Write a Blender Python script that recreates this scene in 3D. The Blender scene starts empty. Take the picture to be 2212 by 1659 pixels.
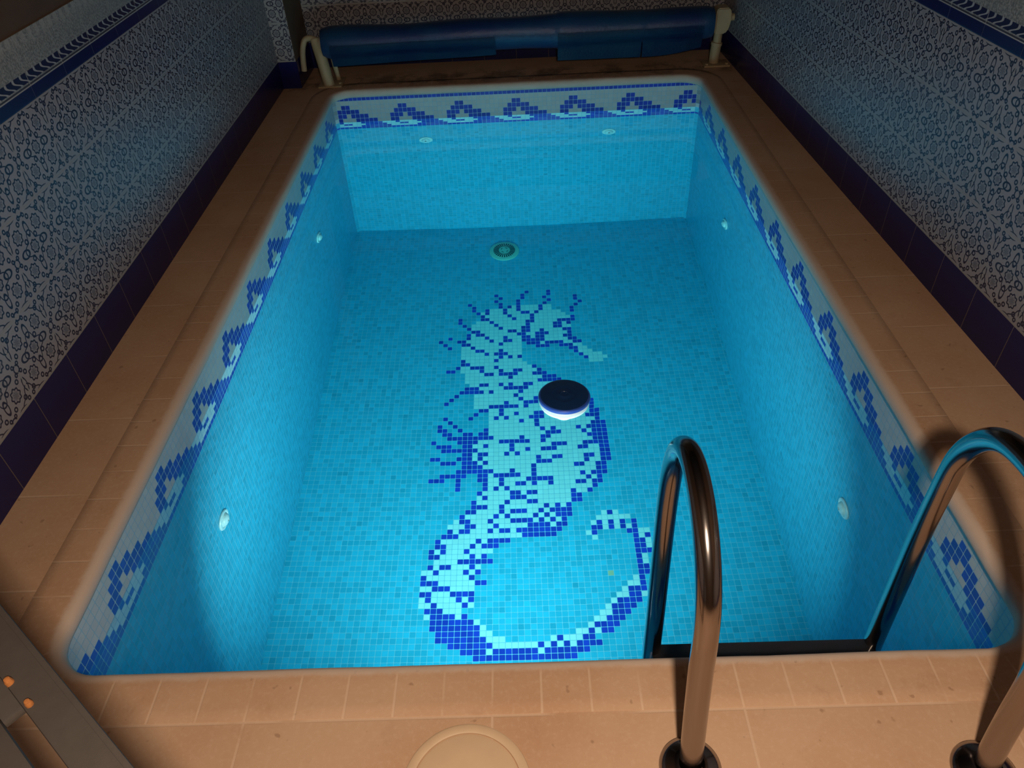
import bpy, bmesh, math, random
import numpy as np
from mathutils import Vector, Matrix
from mathutils.geometry import tessellate_polygon
random.seed(7)
PI = math.pi
scn = bpy.context.scene
col = scn.collection

# ------------------------------------------------------------------ dimensions (metres)
P = 0.026                      # pitch of the small pool mosaic tiles
W = 83.414 * P                 # pool width
L = 3.658                      # pool length
CH = 0.7071 * P                # chamfer of the pool corners
ZT = -0.0442                   # top of the dark tile row
ZW = -0.1955                   # water level
def ZF(y): return -1.7591 + 0.0098 * (L - y)   # pool floor
XL = -0.282                    # left room wall
YB = 4.076                     # back room wall
def XR(y): return 2.368 + 0.0434 * (L - y)     # right room wall (slightly skewed)
YN = -3.0                      # wall behind the viewer
ZC = 2.6
LIP = 0.031

# ------------------------------------------------------------------ tagging helpers
def tag(o, label=None, cat=None, group=None, kind=None):
    if label: o['label'] = label
    if cat: o['category'] = cat
    if group: o['group'] = group
    if kind: o['kind'] = kind
    return o
def link_mesh(name, me, mat=None, parent=None, smooth=False):
    if mat is not None and not me.materials: me.materials.append(mat)
    if smooth:
        for p in me.polygons: p.use_smooth = True
    o = bpy.data.objects.new(name, me); col.objects.link(o)
    if parent is not None: o.parent = parent
    return o
def empty(name, loc, rot=(0, 0, 0)):
    o = bpy.data.objects.new(name, None); col.objects.link(o)
    o.location = loc; o.rotation_euler = rot; o.empty_display_size = 0.05
    return o
def from_bm(name, bm, mat, parent=None, smooth=True, angle=40):
    me = bpy.data.meshes.new(name)
    bmesh.ops.recalc_face_normals(bm, faces=bm.faces[:])
    bm.to_mesh(me); bm.free()
    me.materials.append(mat)
    if smooth:
        me.polygons.foreach_set('use_smooth', [True] * len(me.polygons))
        me.set_sharp_from_angle(angle=math.radians(angle))
    return link_mesh(name, me, None, parent)

# ------------------------------------------------------------------ mesh helpers
def bm_box(bm, x0, x1, y0, y1, z0, z1, bev=0.0):
    t = bmesh.new()
    bmesh.ops.create_cube(t, size=1)
    for v in t.verts:
        v.co = Vector(((x0 + x1) / 2 + v.co.x * (x1 - x0), (y0 + y1) / 2 + v.co.y * (y1 - y0), (z0 + z1) / 2 + v.co.z * (z1 - z0)))
    if bev > 0:
        bmesh.ops.bevel(t, geom=t.edges[:], offset=bev, segments=2, affect='EDGES', profile=0.6)
    me = bpy.data.meshes.new('tmp'); t.to_mesh(me); t.free(); bm.from_mesh(me); bpy.data.meshes.remove(me)
def bm_lathe(bm, prof, seg=48, mat=Matrix.Identity(4)):
    """prof: list of (r, z); axis = z"""
    rings = []
    for r, z in prof:
        if r < 1e-6:
            rings.append([bm.verts.new(mat @ Vector((0, 0, z)))])
        else:
            rings.append([bm.verts.new(mat @ Vector((r * math.cos(2 * PI * k / seg), r * math.sin(2 * PI * k / seg), z))) for k in range(seg)])
    for a, b in zip(rings, rings[1:]):
        if len(a) == 1 and len(b) == 1: continue
        for k in range(seg):
            k2 = (k + 1) % seg
            if len(a) == 1: bm.faces.new((a[0], b[k], b[k2]))
            elif len(b) == 1: bm.faces.new((a[k], a[k2], b[0]))
            else: bm.faces.new((a[k], a[k2], b[k2], b[k]))
def catmull(pts, n=8):
    pts = [Vector(p) for p in pts]
    q = [2 * pts[0] - pts[1]] + pts + [2 * pts[-1] - pts[-2]]
    out = []
    for i in range(1, len(q) - 2):
        p0, p1, p2, p3 = q[i - 1], q[i], q[i + 1], q[i + 2]
        for k in range(n):
            t = k / n
            out.append(0.5 * ((2 * p1) + (-p0 + p2) * t + (2 * p0 - 5 * p1 + 4 * p2 - p3) * t * t + (-p0 + 3 * p1 - 3 * p2 + p3) * t ** 3))
    out.append(pts[-1]); return out
def bm_tube(bm, pts, r, seg=24, caps=True):
    pts = [Vector(p) for p in pts]
    n = len(pts); rad = r if isinstance(r, (list, tuple)) else [r] * n
    tans = []
    for i in range(n):
        a = pts[max(i - 1, 0)]; b = pts[min(i + 1, n - 1)]
        tans.append((b - a).normalized())
    up = Vector((1, 0, 0)) if abs(tans[0].x) < 0.9 else Vector((0, 1, 0))
    nrm = (up - tans[0] * up.dot(tans[0])).normalized()
    rings = []
    for i in range(n):
        t = tans[i]
        nrm = (nrm - t * nrm.dot(t)).normalized(); b = t.cross(nrm)
        rings.append([bm.verts.new(pts[i] + (nrm * math.cos(2 * PI * k / seg) + b * math.sin(2 * PI * k / seg)) * rad[i]) for k in range(seg)])
    for a, b in zip(rings, rings[1:]):
        for k in range(seg):
            k2 = (k + 1) % seg; bm.faces.new((a[k], a[k2], b[k2], b[k]))
    if caps:
        bm.faces.new(list(reversed(rings[0]))); bm.faces.new(rings[-1])
def bm_prism(bm, poly, z0, z1):
    a = [bm.verts.new((x, y, z0)) for x, y in poly]; b = [bm.verts.new((x, y, z1)) for x, y in poly]
    n = len(poly)
    bm.faces.new(list(reversed(a))); bm.faces.new(b)
    for i in range(n):
        j = (i + 1) % n; bm.faces.new((a[i], a[j], b[j], b[i]))

# ------------------------------------------------------------------ node expression helper
class NT:
    def __init__(s, name):
        s.m = bpy.data.materials.new(name); s.m.use_nodes = True
        s.t = s.m.node_tree; s.t.nodes.clear()
        s.out = s.t.nodes.new('ShaderNodeOutputMaterial')
    def n(s, typ, **kw):
        nd = s.t.nodes.new(typ)
        for k, v in kw.items(): setattr(nd, k, v)
        return nd
    def l(s, a, b): s.t.links.new(a, b)
    def setin(s, sock, v):
        if isinstance(v, Ex): s.l(v.s, sock)
        elif isinstance(v, bpy.types.NodeSocket): s.l(v, sock)
        else: sock.default_value = v
    def math(s, op, *a, clamp=False):
        nd = s.n('ShaderNodeMath', operation=op); nd.use_clamp = clamp
        for i, v in enumerate(a): s.setin(nd.inputs[i], v)
        return Ex(s, nd.outputs[0])
    def sepxyz(s, sock):
        nd = s.n('ShaderNodeSeparateXYZ'); s.l(sock, nd.inputs[0]); return [Ex(s, o) for o in nd.outputs]
    def comb(s, x, y, z):
        nd = s.n('ShaderNodeCombineXYZ')
        for i, v in enumerate((x, y, z)): s.setin(nd.inputs[i], v)
        return nd.outputs[0]
    def noise(s, vec, scale, detail=4, rough=0.55):
        nd = s.n('ShaderNodeTexNoise'); nd.inputs['Scale'].default_value = scale
        nd.inputs['Detail'].default_value = detail; nd.inputs['Roughness'].default_value = rough
        if vec is not None: s.l(vec, nd.inputs['Vector'])
        return Ex(s, nd.outputs['Fac'])
    def mix(s, f, a, b):
        nd = s.n('ShaderNodeMix', data_type='RGBA')
        s.setin(nd.inputs[0], f)
        for i, v in ((6, a), (7, b)):
            if isinstance(v, tuple): v = (v[0], v[1], v[2], 1)
            s.setin(nd.inputs[i], v)
        return nd.outputs[2]
    def smooth(s, v, a, b):      # 0 below a, 1 above b
        nd = s.n('ShaderNodeMapRange', interpolation_type='SMOOTHSTEP')
        s.setin(nd.inputs[0], v)
        nd.inputs[1].default_value = a; nd.inputs[2].default_value = b
        return Ex(s, nd.outputs[0])
    def principled(s, color, rough=0.5, metal=0.0, spec=0.5, bump=None, bstr=0.3, bdist=0.002, coat=0.0):
        b = s.n('ShaderNodeBsdfPrincipled')
        if isinstance(color, tuple): color = (color[0], color[1], color[2], 1)
        s.setin(b.inputs['Base Color'], color); s.setin(b.inputs['Roughness'], rough)
        s.setin(b.inputs['Metallic'], metal); b.inputs['Specular IOR Level'].default_value = spec
        b.inputs['Coat Weight'].default_value = coat
        if bump is not None:
            bn = s.n('ShaderNodeBump'); bn.inputs['Strength'].default_value = bstr; bn.inputs['Distance'].default_value = bdist
            s.setin(bn.inputs['Height'], bump); s.l(bn.outputs[0], b.inputs['Normal'])
        s.l(b.outputs[0], s.out.inputs[0]); return b
class Ex:
    def __init__(s, nt, sock): s.nt, s.s = nt, sock
    def _b(s, op, o, rev=False): return s.nt.math(op, o, s) if rev else s.nt.math(op, s, o)
    def __add__(s, o): return s._b('ADD', o)
    __radd__ = __add__
    def __sub__(s, o): return s._b('SUBTRACT', o)
    def __rsub__(s, o): return s._b('SUBTRACT', o, True)
    def __mul__(s, o): return s._b('MULTIPLY', o)
    __rmul__ = __mul__
    def __truediv__(s, o): return s._b('DIVIDE', o)
    def __rtruediv__(s, o): return s._b('DIVIDE', o, True)
    def fract(s): return s.nt.math('FRACT', s)
    def abs(s): return s.nt.math('ABSOLUTE', s)
    def sqrt(s): return s.nt.math('SQRT', s)
    def cos(s): return s.nt.math('COSINE', s)
    def min(s, o): return s._b('MINIMUM', o)
    def max(s, o): return s._b('MAXIMUM', o)
    def clamp(s): return s.nt.math('ADD', s, 0.0, clamp=True)

def mat_simple(name, c, rough=0.5, metal=0.0, spec=0.5, nscale=0, namp=0.15, bump=0.0):
    t = NT(name)
    if nscale:
        co = t.n('ShaderNodeTexCoord').outputs['Object']
        f = t.noise(co, nscale, 5, 0.6)
        cc = t.mix(f, tuple(x * (1 - namp) for x in c), tuple(min(1, x * (1 + namp)) for x in c))
        t.principled(cc, rough, metal, spec, f if bump else None, bump, 0.002)
    else:
        t.principled(c, rough, metal, spec)
    return t.m

# ------------------------------------------------------------------ materials
def mat_mosaic():
    t = NT('pool_mosaic')
    uv = t.n('ShaderNodeUVMap', uv_map='tiles').outputs[0]
    u, v, _ = t.sepxyz(uv)
    a = (u.fract() - 0.5).abs(); b = (v.fract() - 0.5).abs()
    r = 0.10; hw = 0.452
    qx = (a - (hw - r)).max(0.0); qy = (b - (hw - r)).max(0.0)
    d = (qx * qx + qy * qy).sqrt() - r
    d2 = (a - hw).max(b - hw)
    d = d.max(d2)
    tile = 1.0 - t.smooth(d, -0.012, 0.03)
    at = t.n('ShaderNodeAttribute', attribute_name='tile_colour').outputs['Color']
    c = t.mix(tile, (0.32, 0.52, 0.64), at)
    rough = 0.5 - tile * 0.15
    t.principled(c, rough, 0, 0.35, tile, 0.35, 0.0015)
    return t.m
def mat_terracotta(name, kind):
    t = NT(name)
    co = t.n('ShaderNodeTexCoord').outputs['Object']
    x, y, z = t.sepxyz(co)
    big = t.noise(co, 2.2, 5, 0.6); fine = t.noise(co, 90, 6, 0.7); mid = t.noise(co, 11, 6, 0.65)
    c = t.mix(t.smooth(big, 0.3, 0.7), (0.47, 0.285, 0.175), (0.54, 0.36, 0.24))
    c = t.mix(t.smooth(mid, 0.55, 0.8) * 0.5, c, (0.36, 0.20, 0.12))
    c = t.mix(t.smooth(fine, 0.45, 0.75) * 0.35, c, (0.62, 0.45, 0.33))
    dots = t.noise(co, 38, 2, 0.4)
    c = t.mix(t.smooth(dots, 0.70, 0.76) * 0.45, c, (0.20, 0.11, 0.06))
    if kind == 'coping':
        uv = t.n('ShaderNodeUVMap', uv_map='joints').outputs[0]
        u, v, _ = t.sepxyz(uv)
        line = (0.5 - (u.fract() - 0.5).abs())
        wob = (mid - 0.5) * 0.012
        j = 1.0 - t.smooth(line + wob, 0.012, 0.035)
        # the joints fade out towards the rounded nose, where mortar was rubbed smooth
        j = j * t.smooth(v, 0.16, 0.30)
        j = j * t.smooth(t.noise(co, 5, 3), 0.34, 0.52)
        # pale worn rim along the nose
        rim = 1.0 - t.smooth(v + (t.noise(co, 30, 5, .7) - 0.5) * 0.16, 0.13, 0.28)
        c = t.mix(rim * 0.75, c, (0.62, 0.52, 0.45))
    else:
        near = 1.0 - t.smooth(y, -0.0851, -0.0849)
        lx = (0.5 - (((x - 0.995) / 0.5).fract() - 0.5).abs()) * 0.5
        ly = (0.5 - (((y - 0.2435) / 0.3).fract() - 0.5).abs()) * 0.3
        jn = 1.0 - t.smooth(lx, 0.0015, 0.0035)
        js = 1.0 - t.smooth(ly, 0.0015, 0.0035)
        jy = 1.0 - t.smooth((y + 0.087).abs(), 0.0015, 0.004)
        j = jn * near + js * (1.0 - near)
        j = j.max(jy) * t.smooth(t.noise(co, 4, 3), 0.36, 0.5)
    c = t.mix(j * 0.55, c, (0.66, 0.49, 0.36))
    # dark grime that gathers in front of the cover reel
    g1 = t.noise(co, 7, 6, 0.7)
    band = t.smooth(y, 3.60, 3.74) * (1.0 - t.smooth(y, 3.80, 3.95))
    grime = (band * t.smooth(g1, 0.42, 0.62)).clamp()
    c = t.mix(grime * 0.7, c, (0.09, 0.07, 0.055))
    h = fine * 0.5 + mid * 0.6 - j * 0.8
    t.principled(c, 0.78, 0, 0.25, h, 0.35, 0.002)
    return t.m
def mat_azulejo(name, phase, axis):
    """patterned wall tiles, 20 cm pitch; every size comes from the wall itself"""
    t = NT(name)
    co = t.n('ShaderNodeTexCoord').outputs['Object']
    x, y, z = t.sepxyz(co)
    s = (y if axis == 'y' else x)
    u0 = (s - phase) / 0.2
    # motif rows run 0.152..0.767
    v0 = (z - 0.152) / 0.205
    u = u0.fract(); v = v0.fract()
    p = (u - 0.5).abs(); q = (v - 0.5).abs()
    def dist(ax, ay, sx=1.0, sy=1.0):
        dx = (p - ax) * (1 / sx); dy = (q - ay) * (1 / sy)
        return (dx * dx + dy * dy).sqrt()
    def ring(d, r, w): return 1.0 - t.smooth((d - r).abs(), w * 0.75, w * 1.55)
    ln = None
    def add(e):
        nonlocal ln
        ln = e if ln is None else ln.max(e)
    def ang(ax, ay): return t.math('ARCTAN2', q - ay, p - ax)
    # scalloped rosettes
    d0 = dist(0, 0); a0 = ang(0, 0)
    add(ring(d0, (a0 * 8.0).cos() * 0.008 + 0.082, 0.011))
    d1 = dist(.25, .25); a1 = ang(.25, .25)
    add(ring(d1, (a1 * 8.0).cos() * 0.010 + 0.094, 0.011))
    # ovals between the rosettes
    add(ring(dist(.245, 0, 1.35, .85), 0.062, 0.012))
    add(ring(dist(0, .26, .62, 1.35), 0.072, 0.013))
    # half ovals against the tile edges
    add(ring(dist(.5, .25, .55, 1.3), 0.075, 0.013))
    add(ring(dist(.25, .5, 1.3, .55), 0.075, 0.013))
    # little rings and curls
    for ax, ay, r in ((.125, .125, .030), (.385, .125, .028), (.125, .385, .028), (.385, .385, .03), (.5, .0, .055), (0, .5, .055), (.44, .44, .025), (.44, .06, .022), (.06, .44, .022)):
        add(ring(dist(ax, ay), r, 0.010))
    # long interlacing bands
    add(ring(d0, (a0 * 4.0).cos() * 0.05 + 0.185, 0.010))
    add(ring(dist(.5, .5), (t.math('ARCTAN2', q - .5, p - .5) * 4.0).cos() * 0.04 + 0.20, 0.010))
    star0 = (1.0 - t.smooth(d0, 0.02, 0.06)) * t.smooth((a0 * 8.0).cos(), -0.2, 0.6)
    star1 = (1.0 - t.smooth(d1, 0.02, 0.075)) * t.smooth((a1 * 8.0).cos(), -0.2, 0.6)
    tint = (1.0 - t.smooth(d1, 0.05, 0.085)).max(1.0 - t.smooth(d0, 0.04, 0.075))
    gu = 0.5 - p; gv = 0.5 - q
    white = (0.31, 0.295, 0.31)
    c = t.mix(tint * 0.55, white, (0.15, 0.16, 0.19))
    c = t.mix(star0.max(star1) * 0.75, c, (0.05, 0.06, 0.10))
    c = t.mix(ln * 0.97, c, (0.010, 0.011, 0.040))
    # plain margin of the tile along its horizontal joint, wavy
    mg = 1.0 - t.smooth(gv + (u * 12.566).cos() * 0.010, 0.018, 0.030)
    c = t.mix(mg, c, (0.31, 0.30, 0.30))
    mg2 = 1.0 - t.smooth(gu + (v * 12.566).cos() * 0.006, 0.006, 0.014)
    c = t.mix(mg2, c, (0.31, 0.30, 0.30))
    gl = (1.0 - t.smooth(gu, 0.004, 0.009)).max(1.0 - t.smooth(gv, 0.004, 0.009))
    # ----- plain blue skirting tiles below 0.152
    gb = 1.0 - t.smooth(gu, 0.004, 0.009)
    blue = t.mix(gb, (0.005, 0.007, 0.075), (0.13, 0.11, 0.10))
    skirt = 1.0 - t.smooth(z, 0.150, 0.153)
    c = t.mix(skirt, c, blue)
    c = t.mix((1.0 - t.smooth((z - 0.152).abs(), 0.0012, 0.003)), c, (0.30, 0.28, 0.25))
    # ----- blue bar 0.766..0.800
    bar = t.smooth(z, 0.7655, 0.7675)
    c = t.mix(bar, c, t.mix(gb * 0.6, (0.008, 0.010, 0.075), (0.10, 0.10, 0.14)))
    # ----- border tile 0.800..0.93
    w = (z - 0.800)
    up = t.smooth(z, 0.7995, 0.8015)
    sp = t.noise(co, 160, 3, 0.6); sp2 = t.noise(co, 45, 4, 0.6)
    bc = t.mix(t.smooth(sp, 0.38, 0.62), (0.17, 0.185, 0.19), (0.34, 0.35, 0.34))
    bc = t.mix(t.smooth(sp2, 0.55, 0.7) * 0.4, bc, (0.10, 0.11, 0.13))
    fl = ((u0 * 5.0).fract() - 0.5).abs() * 2.0
    flute = (1.0 - t.smooth(fl + (sp2 - 0.5) * 0.6, 0.35, 0.75)) * t.smooth(w, 0.085, 0.115)
    bc = t.mix(flute * 0.55, bc, (0.40, 0.40, 0.38))
    # cable band 0.812..0.838 of slanted S-shaped links
    k = ((u0 * 5.0) + (w - 0.025) * 34.0 + ((w * 230.0)).cos() * 0.16).fract()
    seg = t.smooth((k - 0.5).abs(), 0.10, 0.15)
    inb = t.smooth(w, 0.011, 0.013) * (1.0 - t.smooth(w, 0.037, 0.039))
    bc = t.mix(inb, bc, t.mix(seg, (0.36, 0.37, 0.38), (0.014, 0.016, 0.06)))
    edge = 1.0 - t.smooth((w - 0.006).abs(), 0.0018, 0.003)
    bc = t.mix(edge, bc, (0.05, 0.05, 0.07))
    bc = t.mix(1.0 - t.smooth(w, 0.003, 0.004), bc, (0.40, 0.40, 0.39))
    bc = t.mix(gb * 0.8, bc, (0.40, 0.38, 0.35))
    c = t.mix(up, c, bc)
    gall = gl
    t.principled(c, 0.28, 0, 0.5, 1.0 - gall, 0.3, 0.0015)
    return t.m
def mat_glass_water():
    t = NT('pool_water')
    g = t.n('ShaderNodeBsdfGlass'); g.inputs['IOR'].default_value = 1.333; g.inputs['Roughness'].default_value = 0.0
    g.inputs['Color'].default_value = (1, 1, 1, 1)
    t.l(g.outputs[0], t.out.inputs[0])
    a = t.n('ShaderNodeVolumeAbsorption')
    a.inputs['Color'].default_value = WATER_COL; a.inputs['Density'].default_value = WATER_DEN
    t.l(a.outputs[0], t.out.inputs[1])
    return t.m
WATER_COL = (0.17, 0.917, 0.94, 1); WATER_DEN = 0.6

M = dict(
    mosaic=mat_mosaic(),
    coping=mat_terracotta('terracotta_coping', 'coping'),
    deck=mat_terracotta('terracotta_deck', 'deck'),
    wleft=mat_azulejo('tiled_wall_left', 0.1735, 'y'),
    wright=mat_azulejo('tiled_wall_right', 0.128, 'y'),
    wback=mat_azulejo('tiled_wall_back', 0.098, 'x'),
    plaster=mat_simple('brown_plaster', (0.085, 0.050, 0.032), 0.9, nscale=9, namp=0.25, bump=0.3),
    wood=mat_simple('dark_wood', (0.035, 0.018, 0.010), 0.6, nscale=6, namp=0.4),
    water=mat_glass_water(),
    abs_white=mat_simple('white_plastic', (0.80, 0.82, 0.80), 0.35),
    steel=mat_simple('polished_steel', (0.34, 0.31, 0.30), 0.16, 1.0),
    step=mat_simple('dark_step', (0.03, 0.03, 0.035), 0.4),
    lid=mat_simple('lid_plastic', (0.60, 0.44, 0.29), 0.5, nscale=25, namp=0.08, bump=0.1),
    beige=mat_simple('painted_beige_metal', (0.36, 0.27, 0.16), 0.55, nscale=14, namp=0.2, bump=0.15),
    float_blue=mat_simple('float_blue', (0.010, 0.045, 0.16), 0.38, nscale=60, namp=0.15),
    float_rim=mat_simple('float_rim', (0.03, 0.09, 0.42), 0.3),
    float_white=mat_simple('float_white', (0.88, 0.88, 0.86), 0.35),
    cover_d=None, iron=None,
    rust=mat_simple('rust', (0.24, 0.085, 0.018), 0.9, nscale=120, namp=0.6, bump=0.8),
    slot=mat_simple('drain_slot', (0.01, 0.03, 0.05), 0.8),
)
def mat_cover():
    t = NT('bubble_cover')
    co = t.n('ShaderNodeTexCoord').outputs['Object']
    x, y, z = t.sepxyz(co)
    st = t.noise(t.comb(x * 1.2, y * 9.0, z * 30.0), 3, 5, 0.6)
    bl = t.noise(co, 2.5, 4, 0.6)
    c = t.mix(t.smooth(bl, 0.35, 0.65), (0.005, 0.022, 0.095), (0.009, 0.048, 0.12))
    c = t.mix(t.smooth(st, 0.55, 0.75) * 0.5, c, (0.025, 0.08, 0.13))
    dust = t.noise(co, 16, 5, 0.7)
    c = t.mix(t.smooth(dust, 0.6, 0.8) * 0.25, c, (0.12, 0.13, 0.11))
    vo = t.n('ShaderNodeTexVoronoi'); vo.inputs['Scale'].default_value = 75; t.l(co, vo.inputs['Vector'])
    t.principled(c, 0.42, 0, 0.4, Ex(t, vo.outputs['Distance']), 0.35, 0.002)
    return t.m
M['cover_d'] = mat_cover()
def mat_iron():
    t = NT('weathered_iron')
    co = t.n('ShaderNodeTexCoord').outputs['Object']
    a = t.noise(co, 40, 6, 0.7); b = t.noise(co, 9, 4, 0.6)
    c = t.mix(a, (0.026, 0.021, 0.019), (0.042, 0.036, 0.033))
    c = t.mix(t.smooth(b, 0.62, 0.75) * 0.6, c, (0.045, 0.024, 0.014))
    t.principled(c, 0.75, 0.0, 0.4, a, 0.4, 0.001)
    return t.m
M['iron'] = mat_iron()

# ------------------------------------------------------------------ mosaic surfaces: one quad per small tile
BLUE, WHITE, TEAL, EDGE, BUFF, SHADED = 0, 1, 2, 3, 4, 5
rng = np.random.default_rng(3)
def tile_colour(k):
    r = rng.random()
    if k == BLUE:
        f = 0.85 + 0.3 * r; return (0.022 * f, 0.050 * f, 0.46 * f)
    if k == WHITE:
        f = 0.93 + 0.09 * r; return (0.66 * f, 0.76 * f, 0.76 * f)
    if k == SHADED:          # white tiles above the water, with their dimmer light painted into the colour
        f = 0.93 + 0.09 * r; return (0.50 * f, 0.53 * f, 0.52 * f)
    if k == EDGE:
        f = 0.8 + 0.3 * r; return (0.36 * f, 0.42 * f, 0.44 * f)
    if k == BUFF: return (0.55, 0.46, 0.30)
    f = 0.84 + 0.24 * r
    if rng.random() < 0.05: f *= 0.88
    return (0.045 * f, 0.45 * f, 0.645 * f)
def grid_surface(name, pos, ub, vb, kind):
    """pos(u,v)->xyz ; ub / vb sorted tile coordinates of the cell borders; kind(i,j) the tile sort"""
    nu, nv = len(ub), len(vb)
    verts = [pos(u, v) for v in vb for u in ub]
    faces = []; uvs = []; cols = []
    for j in range(nv - 1):
        for i in range(nu - 1):
            a = j * nu + i
            faces.append((a, a + 1, a + 1 + nu, a + nu))
            u0, u1, v0, v1 = ub[i], ub[i + 1], vb[j], vb[j + 1]
            uvs += [(u0, v0), (u1, v0), (u1, v1), (u0, v1)]
            c = tile_colour(kind(math.floor((u0 + u1) / 2), math.floor((v0 + v1) / 2)))
            cols += [(*c, 1)] * 4
    me = bpy.data.meshes.new(name); me.from_pydata(verts, [], faces)
    ul = me.uv_layers.new(name='tiles'); ul.data.foreach_set('uv', [x for p in uvs for x in p])
    ca = me.color_attributes.new('tile_colour', 'FLOAT_COLOR', 'CORNER'); ca.data.foreach_set('color', [x for p in cols for x in p])
    me.materials.append(M['mosaic'])
    return link_mesh(name, me)
WAVE = {0: set(range(13)), 2: {2, 3}, 3: {1, 2, 3, 4, 5}, 4: {0, 1, 2, 4, 5, 6, 7}, 5: {0, 1, 5, 6, 7, 8, 9}, 6: {1, 2, 6, 7, 8, 9, 10},
        7: {2, 3, 7, 8, 9, 10, 11}, 8: {6, 7, 8, 9, 10, 11, 12}, 9: set(range(13))}
WAVE[6] = {1, 6, 7, 8, 9, 10}
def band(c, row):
    if row in WAVE: return BLUE if c % 13 in WAVE[row] else (SHADED if row < 6 else WHITE)
    return (SHADED if row < 6 else WHITE) if row < 10 else TEAL
def borders(a, b, ph=0.0):
    """tile borders between a and b on integers + nothing else"""
    out = [a]; k = math.floor(a) + 1
    while k < b - 1e-6:
        if k - out[-1] > 0.02: out.append(float(k))
        k += 1
    out.append(b); return out
rows_b = borders(-1.0, 67.0)                       # rows measured down from ZT
def zrow(v): return ZT - v * P
off = 13.52
UL = L / P
# left wall: u along y, normal +x
def wl(u, v): return (0, (u + off) * P, zrow(v))
def wr(u, v): return (W, (u + off) * P, zrow(v))
ub = borders(CH / P - off, (L - CH) / P - off)
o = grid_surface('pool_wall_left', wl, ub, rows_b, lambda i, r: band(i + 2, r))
tag(o, 'left inner wall of the pool in turquoise mosaic with blue wave border', 'pool wall', kind='structure')
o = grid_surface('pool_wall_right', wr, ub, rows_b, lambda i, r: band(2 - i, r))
tag(o, 'right inner wall of the pool in turquoise mosaic, beyond the ladder', 'pool wall', kind='structure')
ubx = borders(0.0, (W - 2 * CH) / P)
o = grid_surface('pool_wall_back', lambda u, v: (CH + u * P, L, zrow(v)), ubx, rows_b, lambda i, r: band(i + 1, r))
tag(o, 'far inner wall of the pool in turquoise mosaic with two inlets', 'pool wall', kind='structure')
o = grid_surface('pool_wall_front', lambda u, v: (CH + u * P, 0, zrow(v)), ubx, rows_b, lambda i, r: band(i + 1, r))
tag(o, 'near inner wall of the pool hidden under the front coping', 'pool wall', kind='structure')
# one-tile chamfers in the four corners
def cham(name, p0, p1, label):
    def kd(i, r):
        if r == 9: return BLUE
        return EDGE if r < 5 else (WHITE if r < 6 else TEAL)
    o = grid_surface(name, lambda u, v: (p0[0] + (p1[0] - p0[0]) * u, p0[1] + (p1[1] - p0[1]) * u, zrow(v)), [0.0, 1.0], rows_b, kd)
    tag(o, label, 'pool wall', kind='structure')
cham('pool_corner_back_left', (0, L - CH), (CH, L), 'narrow mosaic corner strip at the far left of the pool')
cham('pool_corner_back_right', (W - CH, L), (W, L - CH), 'narrow mosaic corner strip at the far right of the pool')
cham('pool_corner_front_left', (CH, 0), (0, CH), 'narrow mosaic corner strip at the near left of the pool')
cham('pool_corner_front_right', (W, CH), (W - CH, 0), 'narrow mosaic corner strip at the near right of the pool')
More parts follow.
